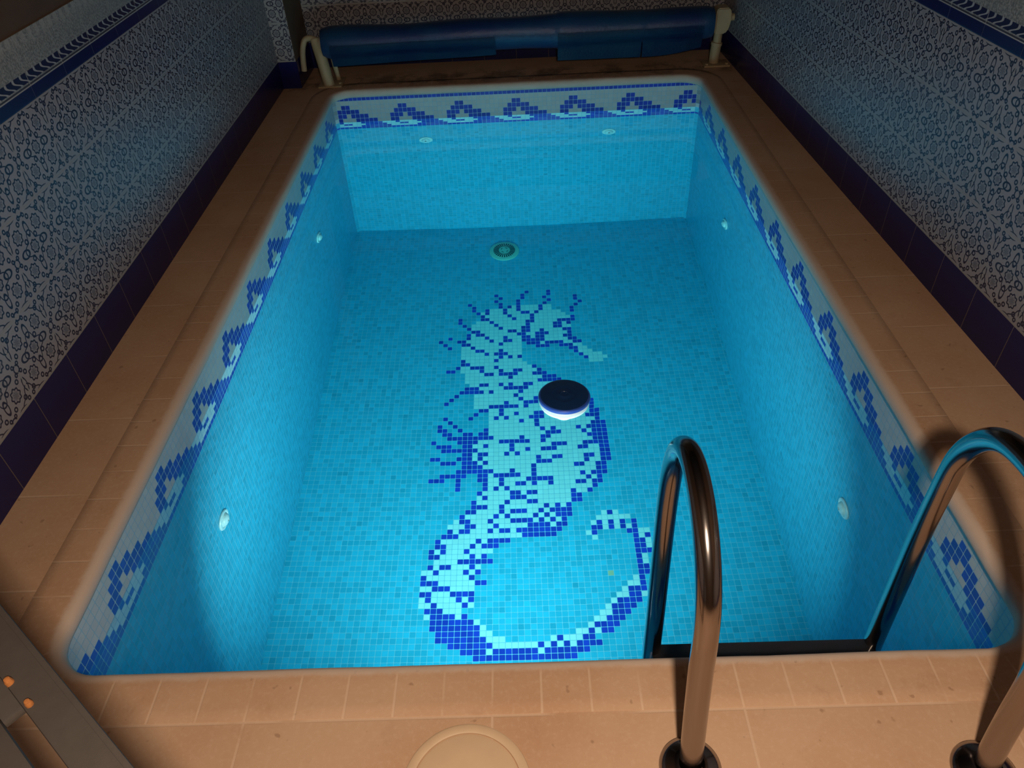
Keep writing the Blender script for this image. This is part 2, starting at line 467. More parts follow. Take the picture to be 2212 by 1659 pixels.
# floor with the seahorse picture
# each row of the picture, far end first: runs of (start column, length, tile sort)
HORSE = [
    [],
    [],
    [(21, 1, 0), (26, 1, 0)],
    [(14, 1, 0), (20, 1, 0), (26, 1, 0)],
    [(15, 1, 0), (20, 1, 0), (25, 1, 0), (32, 1, 0)],
    [(14, 1, 0), (19, 1, 0), (26, 1, 0), (32, 1, 0)],
    [(8, 1, 0), (15, 1, 0), (19, 1, 0), (25, 1, 0), (33, 1, 0)],
    [(9, 1, 0), (15, 1, 0), (17, 1, 0), (18, 1, 1), (19, 1, 0), (20, 4, 1), (24, 1, 0), (25, 2, 1), (32, 1, 0)],
    [(9, 1, 0), (12, 1, 0), (13, 3, 1), (16, 1, 0), (17, 2, 1), (19, 1, 0), (20, 4, 1), (24, 1, 0), (25, 2, 1), (31, 1, 0)],
    [(10, 1, 0), (11, 1, 1), (12, 1, 0), (13, 3, 1), (16, 1, 0), (17, 3, 1), (20, 2, 0), (22, 1, 1), (23, 1, 0), (24, 5, 1), (31, 1, 0)],
    [(11, 1, 0), (12, 5, 1), (17, 1, 0), (18, 4, 1), (22, 1, 0), (23, 7, 1)],
    [(6, 1, 0), (11, 2, 0), (13, 5, 1), (18, 1, 0), (19, 3, 1), (22, 1, 0), (23, 8, 1), (31, 1, 0)],
    [(6, 1, 0), (10, 3, 1), (13, 1, 0), (14, 7, 1), (21, 2, 0), (23, 5, 1), (28, 4, 0)],
    [(7, 1, 0), (9, 5, 1), (14, 1, 0), (15, 6, 1), (21, 1, 0), (22, 5, 1), (27, 2, 0), (29, 1, 1), (30, 1, 0)],
    [(8, 1, 0), (9, 6, 1), (15, 1, 0), (16, 4, 1), (20, 2, 0), (22, 5, 1), (27, 2, 0), (29, 2, 1)],
    [(9, 2, 0), (11, 6, 1), (17, 2, 0), (19, 1, 1), (20, 2, 0), (22, 2, 1), (24, 1, 0), (25, 4, 1), (29, 2, 0)],
    [(8, 1, 0), (9, 1, 1), (10, 2, 0), (12, 7, 1), (19, 2, 0), (21, 2, 1), (23, 3, 0), (26, 4, 1), (30, 1, 0)],
    [(4, 1, 0), (8, 1, 0), (9, 3, 1), (12, 1, 0), (13, 3, 1), (16, 1, 0), (17, 3, 1), (20, 2, 0), (22, 1, 1), (23, 2, 0), (25, 4, 1), (29, 2, 0)],
    [(2, 1, 0), (6, 2, 0), (8, 5, 1), (13, 1, 0), (14, 2, 1), (16, 2, 0), (18, 2, 1), (20, 5, 0), (25, 5, 1), (30, 2, 0)],
    [(3, 1, 0), (7, 2, 0), (9, 6, 1), (15, 1, 0), (16, 4, 1), (21, 3, 0), (24, 1, 1), (25, 4, 0), (29, 2, 1), (31, 2, 0)],
    [(4, 1, 0), (7, 2, 1), (9, 1, 0), (10, 10, 1), (23, 3, 0), (28, 3, 0), (31, 2, 1)],
    [(7, 3, 1), (10, 2, 0), (12, 3, 1), (15, 1, 0), (16, 4, 1), (30, 2, 0), (32, 2, 1)],
    [(7, 5, 1), (12, 1, 0), (13, 1, 1), (14, 3, 0), (17, 3, 1), (31, 1, 0), (32, 3, 1)],
    [(7, 8, 1), (15, 1, 0), (16, 1, 1), (17, 1, 0), (18, 1, 1), (19, 1, 0), (32, 1, 0), (33, 4, 1)],
    [(7, 1, 0), (8, 6, 1), (14, 1, 0), (15, 5, 1), (33, 1, 0), (34, 4, 1)],
    [(7, 2, 0), (9, 12, 1), (34, 3, 1)],
    [(6, 1, 0), (7, 2, 1), (9, 3, 0), (12, 2, 1), (14, 1, 0), (15, 7, 1), (22, 1, 0)],
    [(4, 2, 0), (7, 4, 1), (11, 1, 0), (12, 3, 1), (15, 1, 0), (16, 2, 1), (18, 2, 0), (20, 3, 1), (23, 1, 0)],
    [(8, 4, 1), (12, 2, 0), (14, 1, 1), (15, 4, 0), (19, 3, 1), (22, 3, 0)],
    [(8, 9, 1), (17, 1, 0), (18, 6, 1), (24, 3, 0)],
    [(8, 15, 1), (23, 5, 0)],
    [(9, 2, 1), (11, 2, 0), (13, 2, 1), (15, 1, 0), (16, 1, 1), (17, 1, 0), (18, 2, 1), (20, 2, 0), (22, 7, 1)],
    [(8, 3, 0), (11, 5, 1), (16, 5, 0), (21, 9, 1)],
    [(7, 5, 0), (12, 1, 1), (13, 1, 0), (14, 5, 1), (19, 1, 0), (20, 11, 1)],
    [(6, 1, 0), (10, 8, 1), (18, 1, 0), (19, 13, 1)],
    [(5, 1, 0), (10, 9, 1), (19, 1, 0), (20, 2, 1), (22, 1, 0), (23, 10, 1)],
    [(4, 1, 0), (10, 6, 1), (16, 1, 0), (17, 3, 1), (20, 3, 0), (23, 10, 1), (33, 1, 0)],
    [(10, 3, 1), (13, 6, 0), (19, 1, 1), (20, 1, 0), (21, 12, 1), (33, 1, 0)],
    [(11, 2, 0), (13, 2, 1), (15, 1, 0), (16, 17, 1), (33, 1, 0)],
    [(10, 1, 0), (13, 2, 1), (15, 1, 0), (16, 2, 1), (18, 1, 0), (19, 3, 1), (22, 2, 0), (24, 9, 1), (33, 2, 0)],
    [(4, 1, 0), (9, 1, 0), (13, 1, 1), (14, 1, 0), (15, 1, 1), (16, 1, 0), (17, 4, 1), (21, 3, 0), (24, 8, 1), (32, 3, 0)],
    [(5, 1, 0), (13, 6, 1), (19, 1, 0), (20, 2, 1), (22, 1, 0), (23, 11, 1), (34, 1, 0)],
    [(3, 1, 0), (6, 1, 0), (13, 9, 1), (22, 1, 0), (23, 10, 1), (33, 3, 0)],
    [(3, 2, 0), (7, 1, 0), (12, 1, 0), (13, 10, 1), (23, 1, 0), (24, 1, 1), (25, 1, 0), (26, 4, 1), (30, 1, 0), (31, 1, 1), (32, 4, 0)],
    [(4, 2, 0), (8, 2, 0), (11, 2, 0), (13, 11, 1), (24, 3, 0), (27, 4, 1), (31, 1, 0), (32, 1, 1), (33, 3, 0)],
    [(5, 9, 0), (14, 5, 1), (19, 1, 0), (20, 3, 1), (23, 2, 0), (25, 7, 1), (32, 4, 0)],
    [(2, 1, 0), (7, 4, 0), (11, 4, 1), (15, 6, 0), (21, 2, 1), (23, 1, 0), (24, 9, 1), (33, 3, 0)],
    [(3, 3, 0), (8, 2, 0), (10, 2, 1), (12, 1, 0), (13, 4, 1), (17, 1, 0), (18, 7, 1), (25, 3, 0), (28, 3, 1), (31, 5, 0)],
    [(4, 7, 0), (11, 6, 1), (17, 1, 0), (18, 2, 1), (20, 1, 0), (21, 2, 1), (23, 3, 0), (26, 4, 1), (30, 2, 0), (32, 2, 1), (34, 2, 0)],
    [(8, 2, 0), (10, 1, 1), (11, 2, 0), (13, 3, 1), (16, 1, 0), (17, 1, 1), (18, 1, 0), (19, 15, 1), (34, 2, 0)],
    [(2, 2, 0), (7, 3, 0), (10, 1, 1), (11, 1, 0), (12, 10, 1), (22, 1, 0), (23, 2, 1), (25, 2, 0), (27, 4, 1), (31, 2, 0), (33, 1, 1), (34, 2, 0)],
    [(4, 3, 0), (8, 3, 0), (11, 1, 1), (12, 1, 0), (13, 9, 1), (22, 3, 0), (25, 6, 1), (31, 1, 0), (32, 2, 1), (34, 2, 0)],
    [(8, 4, 0), (12, 9, 1), (21, 1, 0), (22, 7, 1), (29, 2, 0), (31, 2, 1), (33, 2, 0)],
    [(7, 7, 0), (14, 3, 1), (17, 1, 0), (18, 3, 1), (21, 1, 0), (22, 11, 1), (33, 2, 0)],
    [(4, 5, 0), (11, 2, 0), (13, 1, 1), (14, 5, 0), (19, 2, 1), (21, 1, 0), (22, 8, 1), (30, 1, 0), (31, 1, 1), (32, 3, 0)],
    [(2, 3, 0), (7, 1, 0), (11, 2, 0), (13, 2, 1), (15, 1, 0), (16, 4, 1), (20, 5, 0), (25, 6, 1), (31, 1, 0), (32, 1, 1), (33, 1, 0)],
    [(7, 1, 0), (12, 1, 0), (13, 2, 1), (15, 1, 0), (16, 2, 1), (18, 2, 0), (20, 1, 1), (21, 1, 0), (22, 2, 1), (24, 1, 0), (25, 4, 1), (29, 2, 0), (31, 1, 1), (32, 2, 0)],
    [(7, 1, 0), (12, 1, 0), (13, 1, 1), (14, 1, 0), (15, 1, 1), (16, 1, 0), (17, 15, 1), (32, 1, 0)],
    [(11, 1, 0), (12, 5, 1), (17, 2, 0), (19, 1, 1), (20, 2, 0), (22, 6, 1), (28, 1, 0), (29, 2, 1), (31, 1, 0)],
    [(11, 1, 1), (12, 1, 0), (13, 4, 1), (17, 3, 0), (20, 8, 1), (28, 2, 0)],
    [(10, 1, 0), (11, 5, 1), (16, 1, 0), (17, 3, 1), (20, 2, 0), (22, 6, 1), (28, 2, 0)],
    [(10, 3, 0), (13, 2, 1), (15, 1, 0), (16, 7, 1), (23, 1, 0), (24, 1, 1), (25, 1, 0), (26, 1, 1), (27, 1, 0)],
    [(9, 2, 0), (11, 4, 1), (15, 1, 0), (16, 1, 1), (17, 3, 0), (20, 2, 1), (22, 1, 0), (23, 1, 1), (24, 4, 0)],
    [(8, 1, 0), (9, 5, 1), (14, 1, 0), (15, 1, 1), (16, 1, 0), (17, 4, 1), (21, 1, 0), (22, 1, 1), (23, 1, 0), (24, 1, 1), (25, 3, 0), (33, 1, 1), (34, 1, 0), (35, 1, 1)],
    [(7, 1, 1), (8, 2, 0), (10, 3, 1), (13, 1, 0), (14, 3, 1), (17, 4, 0), (21, 1, 1), (22, 1, 0), (23, 1, 1), (24, 1, 0), (25, 1, 1), (26, 1, 0), (32, 6, 1)],
    [(6, 3, 1), (9, 2, 0), (11, 3, 1), (14, 1, 0), (15, 5, 1), (20, 4, 0), (24, 1, 1), (25, 2, 0), (31, 1, 1), (32, 1, 0), (33, 1, 1), (34, 1, 0), (35, 1, 1), (36, 1, 0), (38, 1, 0)],
    [(6, 1, 0), (7, 1, 1), (8, 2, 0), (10, 3, 1), (13, 1, 0), (14, 1, 1), (15, 2, 0), (17, 1, 1), (18, 8, 0), (31, 2, 0), (33, 1, 1), (34, 1, 0), (35, 1, 1), (36, 1, 0), (37, 1, 1), (38, 1, 0)],
    [(5, 3, 0), (8, 11, 1), (19, 6, 0), (30, 1, 1), (31, 1, 0), (37, 2, 0), (39, 2, 1)],
    [(4, 1, 0), (5, 6, 1), (11, 1, 0), (12, 1, 1), (13, 4, 0), (31, 1, 1), (38, 1, 0), (39, 1, 1), (40, 1, 0)],
    [(4, 2, 0), (6, 4, 1), (10, 1, 0), (11, 1, 1), (12, 3, 0), (38, 2, 0), (40, 1, 1)],
    [(3, 1, 0), (4, 1, 1), (5, 1, 0), (6, 3, 1), (9, 1, 0), (10, 4, 1), (38, 2, 0), (40, 1, 1)],
    [(3, 2, 0), (5, 5, 1), (10, 1, 0), (11, 1, 1), (12, 1, 0), (38, 3, 0)],
    [(4, 4, 1), (8, 6, 0), (38, 1, 0), (39, 1, 1)],
    [(3, 1, 0), (4, 1, 1), (5, 2, 0), (7, 3, 1), (10, 1, 0), (11, 1, 1), (38, 1, 0), (39, 1, 1)],
    [(2, 2, 1), (4, 1, 0), (5, 4, 1), (9, 1, 0), (10, 1, 1), (11, 1, 0), (38, 2, 0)],
    [(2, 1, 0), (3, 7, 1), (10, 1, 0), (33, 1, 4), (38, 2, 0)],
    [(2, 3, 0), (5, 6, 1), (11, 2, 0), (37, 1, 1), (38, 1, 0)],
    [(2, 2, 1), (4, 3, 0), (7, 4, 1), (36, 2, 1), (38, 1, 0)],
    [(2, 2, 0), (4, 3, 1), (7, 4, 0), (35, 1, 1), (36, 3, 0)],
    [(2, 1, 1), (3, 1, 0), (4, 4, 1), (8, 1, 0), (9, 1, 1), (10, 1, 0), (34, 2, 1), (36, 2, 0), (38, 1, 1)],
    [(2, 2, 1), (4, 1, 0), (5, 4, 1), (9, 1, 0), (10, 1, 1), (33, 1, 1), (34, 4, 0)],
    [(3, 3, 0), (6, 3, 1), (32, 1, 1), (33, 4, 0)],
    [(3, 1, 1), (4, 4, 0), (8, 1, 1), (9, 1, 0), (31, 2, 1), (33, 3, 0)],
    [(4, 7, 0), (11, 1, 1), (30, 2, 1), (32, 3, 0)],
    [(4, 8, 0), (12, 1, 1), (29, 1, 1), (30, 4, 0)],
    [(5, 7, 0), (12, 2, 1), (27, 2, 1), (29, 1, 0), (30, 1, 1), (31, 2, 0)],
    [(5, 8, 0), (13, 3, 1), (23, 1, 1), (24, 1, 0), (25, 3, 1), (28, 2, 0)],
    [(7, 7, 0), (14, 7, 1), (21, 1, 0), (22, 1, 1), (23, 1, 0), (24, 1, 1), (25, 1, 0), (26, 1, 1), (27, 4, 0)],
    [(9, 4, 0), (13, 1, 1), (14, 7, 0), (21, 1, 1), (22, 7, 0)],
    [(11, 16, 0)],
    [],
]
HI0, HJ0 = 22, 21
HN = len(HORSE)
# cell i spans tile coordinate x/P in [i-1.03, i-0.03]; cell j spans 40+(j-0.5-40.94)/1.016 .. (+7.97)
def fpos(u, v):
    x = (u - 0.03) * P
    y = (7.97 + 40 + (v - 0.5 - 40.94) / 1.016) * P
    return (x, y, ZF(y))
def fkind(i, j):
    ii = i + 1 - HI0; jj = j - HJ0
    if 0 <= jj < HN:
        for start, length, sort in HORSE[HN - 1 - jj]:
            if start <= ii < start + length: return sort
    return TEAL
uu = borders(0.03, W / P + 0.03)
v_of = lambda y: (y / P - 47.97) * 1.016 + 41.44
o = grid_surface('pool_floor', fpos, uu, borders(v_of(0), v_of(L)), fkind)
tag(o, 'turquoise mosaic pool bottom with a large blue and white seahorse', 'pool floor', kind='structure')

# ------------------------------------------------------------------ water body (still, with faint ripples)
def make_water():
    e = 0.012; nx, ny = 170, 280
    xs = np.linspace(-e, W + e, nx); ys = np.linspace(-e, L + e, ny)
    X, Y = np.meshgrid(xs, ys)
    r2 = np.random.default_rng(11)
    H = np.zeros_like(X)
    for k in range(46):
        lam = r2.uniform(0.07, 0.24); a = r2.uniform(0, 2 * PI); ph = r2.uniform(0, 2 * PI)
        H += (lam / 0.15) * np.sin(2 * PI / lam * (X * math.cos(a) + Y * math.sin(a)) + ph)
    H /= math.sqrt(46)
    def blob(cx, cy, sx, sy): return np.exp(-((X - cx) / sx) ** 2 - ((Y - cy) / sy) ** 2)
    A = 0.000020 + 0.00014 * blob(1.28, 1.02, .20, .20) + 0.00010 * blob(.82, 2.15, .16, .22) + 0.00012 * blob(2.0, 1.6, .25, .9) + 0.00008 * blob(1.6, .6, .2, .35) + 0.00006 * blob(1.1, 3.3, 1.2, .25)
    Z = ZW + H * A
    verts = np.stack([X.ravel(), Y.ravel(), Z.ravel()], 1).tolist()
    faces = []
    for j in range(ny - 1):
        for i in range(nx - 1):
            a = j * nx + i; faces.append((a, a + 1, a + 1 + nx, a + nx))
    zb = -1.80; n0 = len(verts)
    rim = [i for i in range(nx)] + [j * nx + nx - 1 for j in range(1, ny)] + [(ny - 1) * nx + i for i in range(nx - 2, -1, -1)] + [j * nx for j in range(ny - 2, 0, -1)]
    for r in rim: verts.append([verts[r][0], verts[r][1], zb])
    m = len(rim)
    for k in range(m):
        k2 = (k + 1) % m; faces.append((rim[k2], rim[k], n0 + k, n0 + k2))
    faces.append(tuple(n0 + k for k in reversed(range(m))))
    me = bpy.data.meshes.new('pool_water'); me.from_pydata(verts, [], faces)
    nt = (nx - 1) * (ny - 1)
    me.polygons.foreach_set('use_smooth', [True] * nt + [False] * (len(me.polygons) - nt))
    me.materials.append(M['water'])
    bmx = bmesh.new(); bmx.from_mesh(me); bmesh.ops.recalc_face_normals(bmx, faces=bmx.faces[:]); bmx.to_mesh(me); bmx.free()
    me.set_sharp_from_angle(angle=math.radians(40))
    o = link_mesh('pool_water', me)
    tag(o, 'clear still water filling the turquoise tiled pool', 'water', kind='stuff')
make_water()

# ------------------------------------------------------------------ coping with rounded nose
def rrect(x0, x1, y0, y1, r, n=14):
    pts = []
    for cx, cy, a0 in ((x1 - r, y1 - r, 0), (x0 + r, y1 - r, 90), (x0 + r, y0 + r, 180), (x1 - r, y0 + r, 270)):
        for k in range(n + 1):
            a = math.radians(a0 + 90 * k / n)
            pts.append((cx + r * math.cos(a), cy + r * math.sin(a), math.cos(a), math.sin(a)))
    return pts
def densify(pts, step=0.05):
    out = []
    n = len(pts)
    for i in range(n):
        a = pts[i]; b = pts[(i + 1) % n]
        d = math.hypot(b[0] - a[0], b[1] - a[1]); k = max(1, int(d / step))
        for s in range(k):
            t = s / k; out.append(tuple(a[q] * (1 - t) + b[q] * t for q in range(4)))
    return out
def make_coping():
    R = 0.108
    path = densify(rrect(LIP, W - LIP, LIP + 0.004, L - LIP, R))
    prof = [(0.030, -0.046), (0.014, -0.046), (0.006, -0.042), (0.0015, -0.034), (0.0, -0.025), (0.0015, -0.015), (0.006, -0.006), (0.014, -0.0012), (0.024, 0.0006), (0.05, 0.0012), (0.09, 0.0012), (0.118, 0.0012), (0.120, -0.001), (0.120, -0.03)]
    n = len(path); m = len(prof)
    verts = []; faces = []; uvs = []
    r2 = np.random.default_rng(5); wob = [r2.uniform(-1, 1) for _ in range(n)]
    for i, (x, y, nx, ny) in enumerate(path):
        w = (wob[i] + wob[(i + 1) % n] + wob[i - 1]) / 3 * 0.0016
        for d, z in prof:
            dd = d + (w if d < 0.1 else 0)
            verts.append((x + nx * dd, y + ny * dd, z))
    acc = 0; arc = []
    for i in range(n):
        x, y, nx, ny = path[i]
        if abs(ny) > 0.999: uval = (x - 0.0947) / 0.1
        elif abs(nx) > 0.999: uval = (y - 0.025) / 0.1
        else: uval = None
        arc.append(uval)
    for i in range(n):
        i2 = (i + 1) % n
        a, b = arc[i], arc[i2]
        if a is None or b is None:
            ang = math.degrees(math.atan2(path[i][3], path[i][2])); ang2 = math.degrees(math.atan2(path[i2][3], path[i2][2]))
            if ang2 - ang > 180: ang2 -= 360
            if ang - ang2 > 180: ang2 += 360
            a = ang / 36.0 + 0.25; b = ang2 / 36.0 + 0.25
        for j in range(m - 1):
            v0 = i * m + j; v1 = i2 * m + j
            faces.append((v0, v1, v1 + 1, v0 + 1))
            d0 = prof[j][0] / 0.12 if prof[j][1] > -0.02 else 0.0; d1 = prof[j + 1][0] / 0.12 if prof[j + 1][1] > -0.02 else 0.0
            uvs += [(a, d0), (b, d0), (b, d1), (a, d1)]
    me = bpy.data.meshes.new('pool_coping'); me.from_pydata(verts, [], faces)
    ul = me.uv_layers.new(name='joints'); ul.data.foreach_set('uv', [q for p in uvs for q in p])
    me.materials.append(M['coping'])
    bmx = bmesh.new(); bmx.from_mesh(me); bmesh.ops.recalc_face_normals(bmx, faces=bmx.faces[:])
    up = sum(f.normal.z for f in bmx.faces)
    if up < 0: bmesh.ops.reverse_faces(bmx, faces=bmx.faces[:])
    bmx.to_mesh(me); bmx.free()
    me.polygons.foreach_set('use_smooth', [True] * len(me.polygons))
    me.set_sharp_from_angle(angle=math.radians(60))
    o = link_mesh('trim_1', me)
    tag(o, 'sandy terracotta coping with a rounded nose around the pool edge', 'pool coping', kind='structure')
    return [(x + nx * 0.119, y + ny * 0.119) for x, y, nx, ny in path]
hole = make_coping()
# deck: one slab with the pool opening cut out
def make_deck():
    outer = [(XL - .06, YN - .06), (XR(YN) + .06, YN - .06), (XR(YB) + .06, YB + .06), (XL - .06, YB + .06)]
    loops = [[Vector((x, y, 0)) for x, y in outer], [Vector((x, y, 0)) for x, y in hole]]
    tri = tessellate_polygon(loops)
    flat = [v for lp in loops for v in lp]
    bm = bmesh.new(); vs = [bm.verts.new(v) for v in flat]; bm.verts.ensure_lookup_table()
    for t3 in tri:
        try: bm.faces.new([vs[k] for k in t3])
        except ValueError: pass
    bmesh.ops.recalc_face_normals(bm, faces=bm.faces[:])
    if sum(f.normal.z for f in bm.faces) < 0: bmesh.ops.reverse_faces(bm, faces=bm.faces[:])
    ext = bmesh.ops.extrude_face_region(bm, geom=bm.faces[:])
    for g in ext['geom']:
        if isinstance(g, bmesh.types.BMVert): g.co.z -= 0.05
    bmesh.ops.recalc_face_normals(bm, faces=bm.faces[:])
    o = from_bm('floor', bm, M['deck'], smooth=False)
    tag(o, 'terracotta coloured deck paving around the pool', 'floor', kind='structure')
make_deck()

# ------------------------------------------------------------------ room shell
def slab(name, poly, z0, z1, mat, label, cat):
    bm = bmesh.new(); bm_prism(bm, poly, z0, z1)
    o = from_bm(name, bm, mat, smooth=False); tag(o, label, cat, kind='structure'); return o
T = 0.10
ZB = 0.93
slab('wall_left', [(XL, YN), (XL, YB), (XL - T, YB), (XL - T, YN)], 0, ZB, M['wleft'], 'left wall of blue and white patterned tiles above navy skirting', 'wall')
slab('wall_right', [(XR(YN), YN), (XR(YN) + T, YN), (XR(YB) + T, YB), (XR(YB), YB)], 0, ZB, M['wright'], 'right wall of blue and white patterned tiles above navy skirting', 'wall')
slab('wall_back', [(XL - T, YB), (XR(YB) + T, YB), (XR(YB) + T, YB + T), (XL - T, YB + T)], 0, ZB, M['wback'], 'far wall of patterned tiles behind the rolled cover', 'wall')
slab('wall_left_upper', [(XL - .004, YN), (XL - .004, YB), (XL - T, YB), (XL - T, YN)], ZB, ZC, M['plaster'], 'dark brown plaster above the left tiles', 'wall')
slab('wall_right_upper', [(XR(YN) + .004, YN), (XR(YN) + T, YN), (XR(YB) + T, YB), (XR(YB) + .004, YB)], ZB, ZC, M['plaster'], 'dark brown plaster above the right tiles', 'wall')
slab('wall_back_upper', [(XL - T, YB + .004), (XR(YB) + T, YB + .004), (XR(YB) + T, YB + T), (XL - T, YB + T)], ZB, ZC, M['plaster'], 'dark plaster above the far tiles', 'wall')
slab('wall_front', [(XL - T, YN - T), (XR(YN) + T, YN - T), (XR(YN) + T, YN), (XL - T, YN)], 0, ZC, M['plaster'], 'plaster wall behind the viewer', 'wall')
slab('ceiling', [(XL - T, YN - T), (XR(YN) + T, YN - T), (XR(YB) + T, YB + T), (XL - T, YB + T)], ZC, ZC + .08, M['wood'], 'dark wooden ceiling over the pool room', 'ceiling')
# pier in the far left corner: tiled front, plain brown flank on navy skirting
bm = bmesh.new(); bm_box(bm, XL, -0.178, 3.712, YB, 0.0, ZC)
o = from_bm('wall_pier', bm, M['wback'], smooth=False)
o.data.materials.append(M['plaster'])
tag(o, 'narrow tiled pier in the far left corner beside the cover reel', 'pier', kind='structure')
bm = bmesh.new(); bm_box(bm, -0.1779, -0.1755, 3.7125, YB, 0.152, ZC)
o = from_bm('trim_2', bm, M['plaster'], smooth=False)
tag(o, 'plain brown flank of the far left pier', 'trim', kind='structure')
bm = bmesh.new(); bm_box(bm, -0.1779, -0.1740, 3.7125, YB, 0.0, 0.152)
o = from_bm('baseboard_left', bm, mat_simple('navy_tile', (0.005, 0.007, 0.075), 0.25), smooth=False)
tag(o, 'navy skirting along the flank of the far left pier', 'baseboard', kind='structure')

# ------------------------------------------------------------------ return inlets
def make_inlet():
    root = empty('return_inlet', (0, 0, 0))
    bm = bmesh.new(); bm_lathe(bm, [(0.0, 0.0), (0.042, 0.0), (0.0425, 0.003), (0.040, 0.0065), (0.033, 0.008), (0.031, 0.007), (0.029, 0.0045), (0.026, 0.0045)], 40)
    from_bm('flange', bm, M['abs_white'], root)
    bm = bmesh.new(); bm_lathe(bm, [(0.026, 0.0040), (0.025, 0.011), (0.020, 0.016), (0.012, 0.019), (0.0065, 0.020), (0.0062, 0.012), (0.0, 0.012)], 32)
    from_bm('eyeball_nozzle', bm, M['abs_white'], root)
    bm = bmesh.new(); bm_lathe(bm, [(0.0, 0.0125), (0.006, 0.0125)], 20)
    k = from_bm('outlet_hole', bm, M['slot'], root); 
    return root
def copy_tree(o, parent=None):
    c = o.copy(); col.objects.link(c); c.parent = parent
    for ch in [x for x in bpy.data.objects if x.parent == o and x is not c]:
        d = ch.copy(); col.objects.link(d); d.parent = c
    return c
inl = make_inlet()
spots = [
    ((0.0005, 0.911, -0.770), (0, PI / 2, 0), 'round white inlet on the left pool wall, nearer of the two'),
    ((0.0005, 2.772, -0.800), (0, PI / 2, 0), 'round white inlet on the left pool wall, farther of the two'),
    ((W - 0.0005, 0.889, -0.808), (0, -PI / 2, 0), 'round white inlet on the right pool wall, nearer of the two'),
    ((W - 0.0005, 2.760, -0.830), (0, -PI / 2, 0), 'round white inlet on the right pool wall, farther of the two'),
    ((0.5253, L - 0.0005, -0.528), (PI / 2, 0, 0), 'round white inlet on the far pool wall, left one'),
    ((1.6409, L - 0.0005, -0.526), (PI / 2, 0, 0), 'round white inlet on the far pool wall, right one'),
]
for i, (p, r, lab) in enumerate(spots):
    o = inl if i == 0 else copy_tree(inl)
    o.location = p; o.rotation_euler = r
    tag(o, lab, 'pool inlet', 'white return inlets on the pool walls')

# ------------------------------------------------------------------ main drain
def make_drain():
    x, y = 0.974, 3.393
    root = empty('floor_drain', (x, y, ZF(y)))
    tag(root, 'round slotted pale green drain grate on the far pool floor', 'drain')
    m = mat_simple('drain_plastic', (0.42, 0.56, 0.46), 0.5)
    bm = bmesh.new(); bm_lathe(bm, [(0.0, 0.0), (0.094, 0.0), (0.092, 0.006), (0.078, 0.011), (0.0, 0.014)], 56)
    from_bm('grate', bm, m, root)
    bm = bmesh.new()
    for k in range(28):
        a = 2 * PI * k / 28; c, s = math.cos(a), math.sin(a)
        r0, r1, w0, w1 = 0.036, 0.068, 0.0018, 0.0036
        pts = [(r0, -w0), (r1, -w1), (r1, w1), (r0, w0)]
        vs = [bm.verts.new((c * p - s * q, s * p + c * q, 0.0152 - 0.0022 * (p / 0.078))) for p, q in pts]
        lo = [bm.verts.new((v.co.x, v.co.y, 0.008)) for v in vs]
        bm.faces.new(vs)
        for i in range(4): bm.faces.new((vs[i], lo[i], lo[(i + 1) % 4], vs[(i + 1) % 4]))
    from_bm('slots', bm, M['slot'], root, smooth=False)
    bm = bmesh.new()
    for k in range(4):
        a = PI / 4 + PI / 2 * k + 0.2
        bm_tube(bm, [(0.022 * math.cos(a + d), 0.022 * math.sin(a + d), 0.0142) for d in (-.35, 0, .35)], 0.0017, 8)
    from_bm('hub_marks', bm, M['slot'], root)
make_drain()

# ------------------------------------------------------------------ floating dispenser
def make_float():
    root = empty('floating_dispenser', (1.210, 1.068, ZW))
    root.rotation_euler = (math.radians(-2), math.radians(1), 0)
    tag(root, 'round floating chlorine dispenser with dark blue top and white body', 'pool float')
    bm = bmesh.new(); bm_lathe(bm, [(0.0, 0.0300), (0.012, 0.0303), (0.013, 0.0315), (0.016, 0.0315), (0.018, 0.0300), (0.038, 0.0295), (0.042, 0.0305), (0.046, 0.0295), (0.074, 0.0285), (0.080, 0.0270)], 72)
    from_bm('lid', bm, M['float_blue'], root)
    bm = bmesh.new(); bm_lathe(bm, [(0.0795, 0.0272), (0.0835, 0.0255), (0.0862, 0.022), (0.0868, 0.017), (0.0855, 0.0135), (0.082, 0.0125)], 72)
    from_bm('rim', bm, M['float_rim'], root)
    bm = bmesh.new(); bm_lathe(bm, [(0.083, 0.0128), (0.0842, 0.010), (0.0835, -0.004), (0.080, -0.016), (0.071, -0.026), (0.054, -0.034), (0.040, -0.038), (0.036, -0.046), (0.034, -0.085), (0.031, -0.092), (0.0, -0.094)], 72)
    from_bm('body', bm, M['float_white'], root)
make_float()

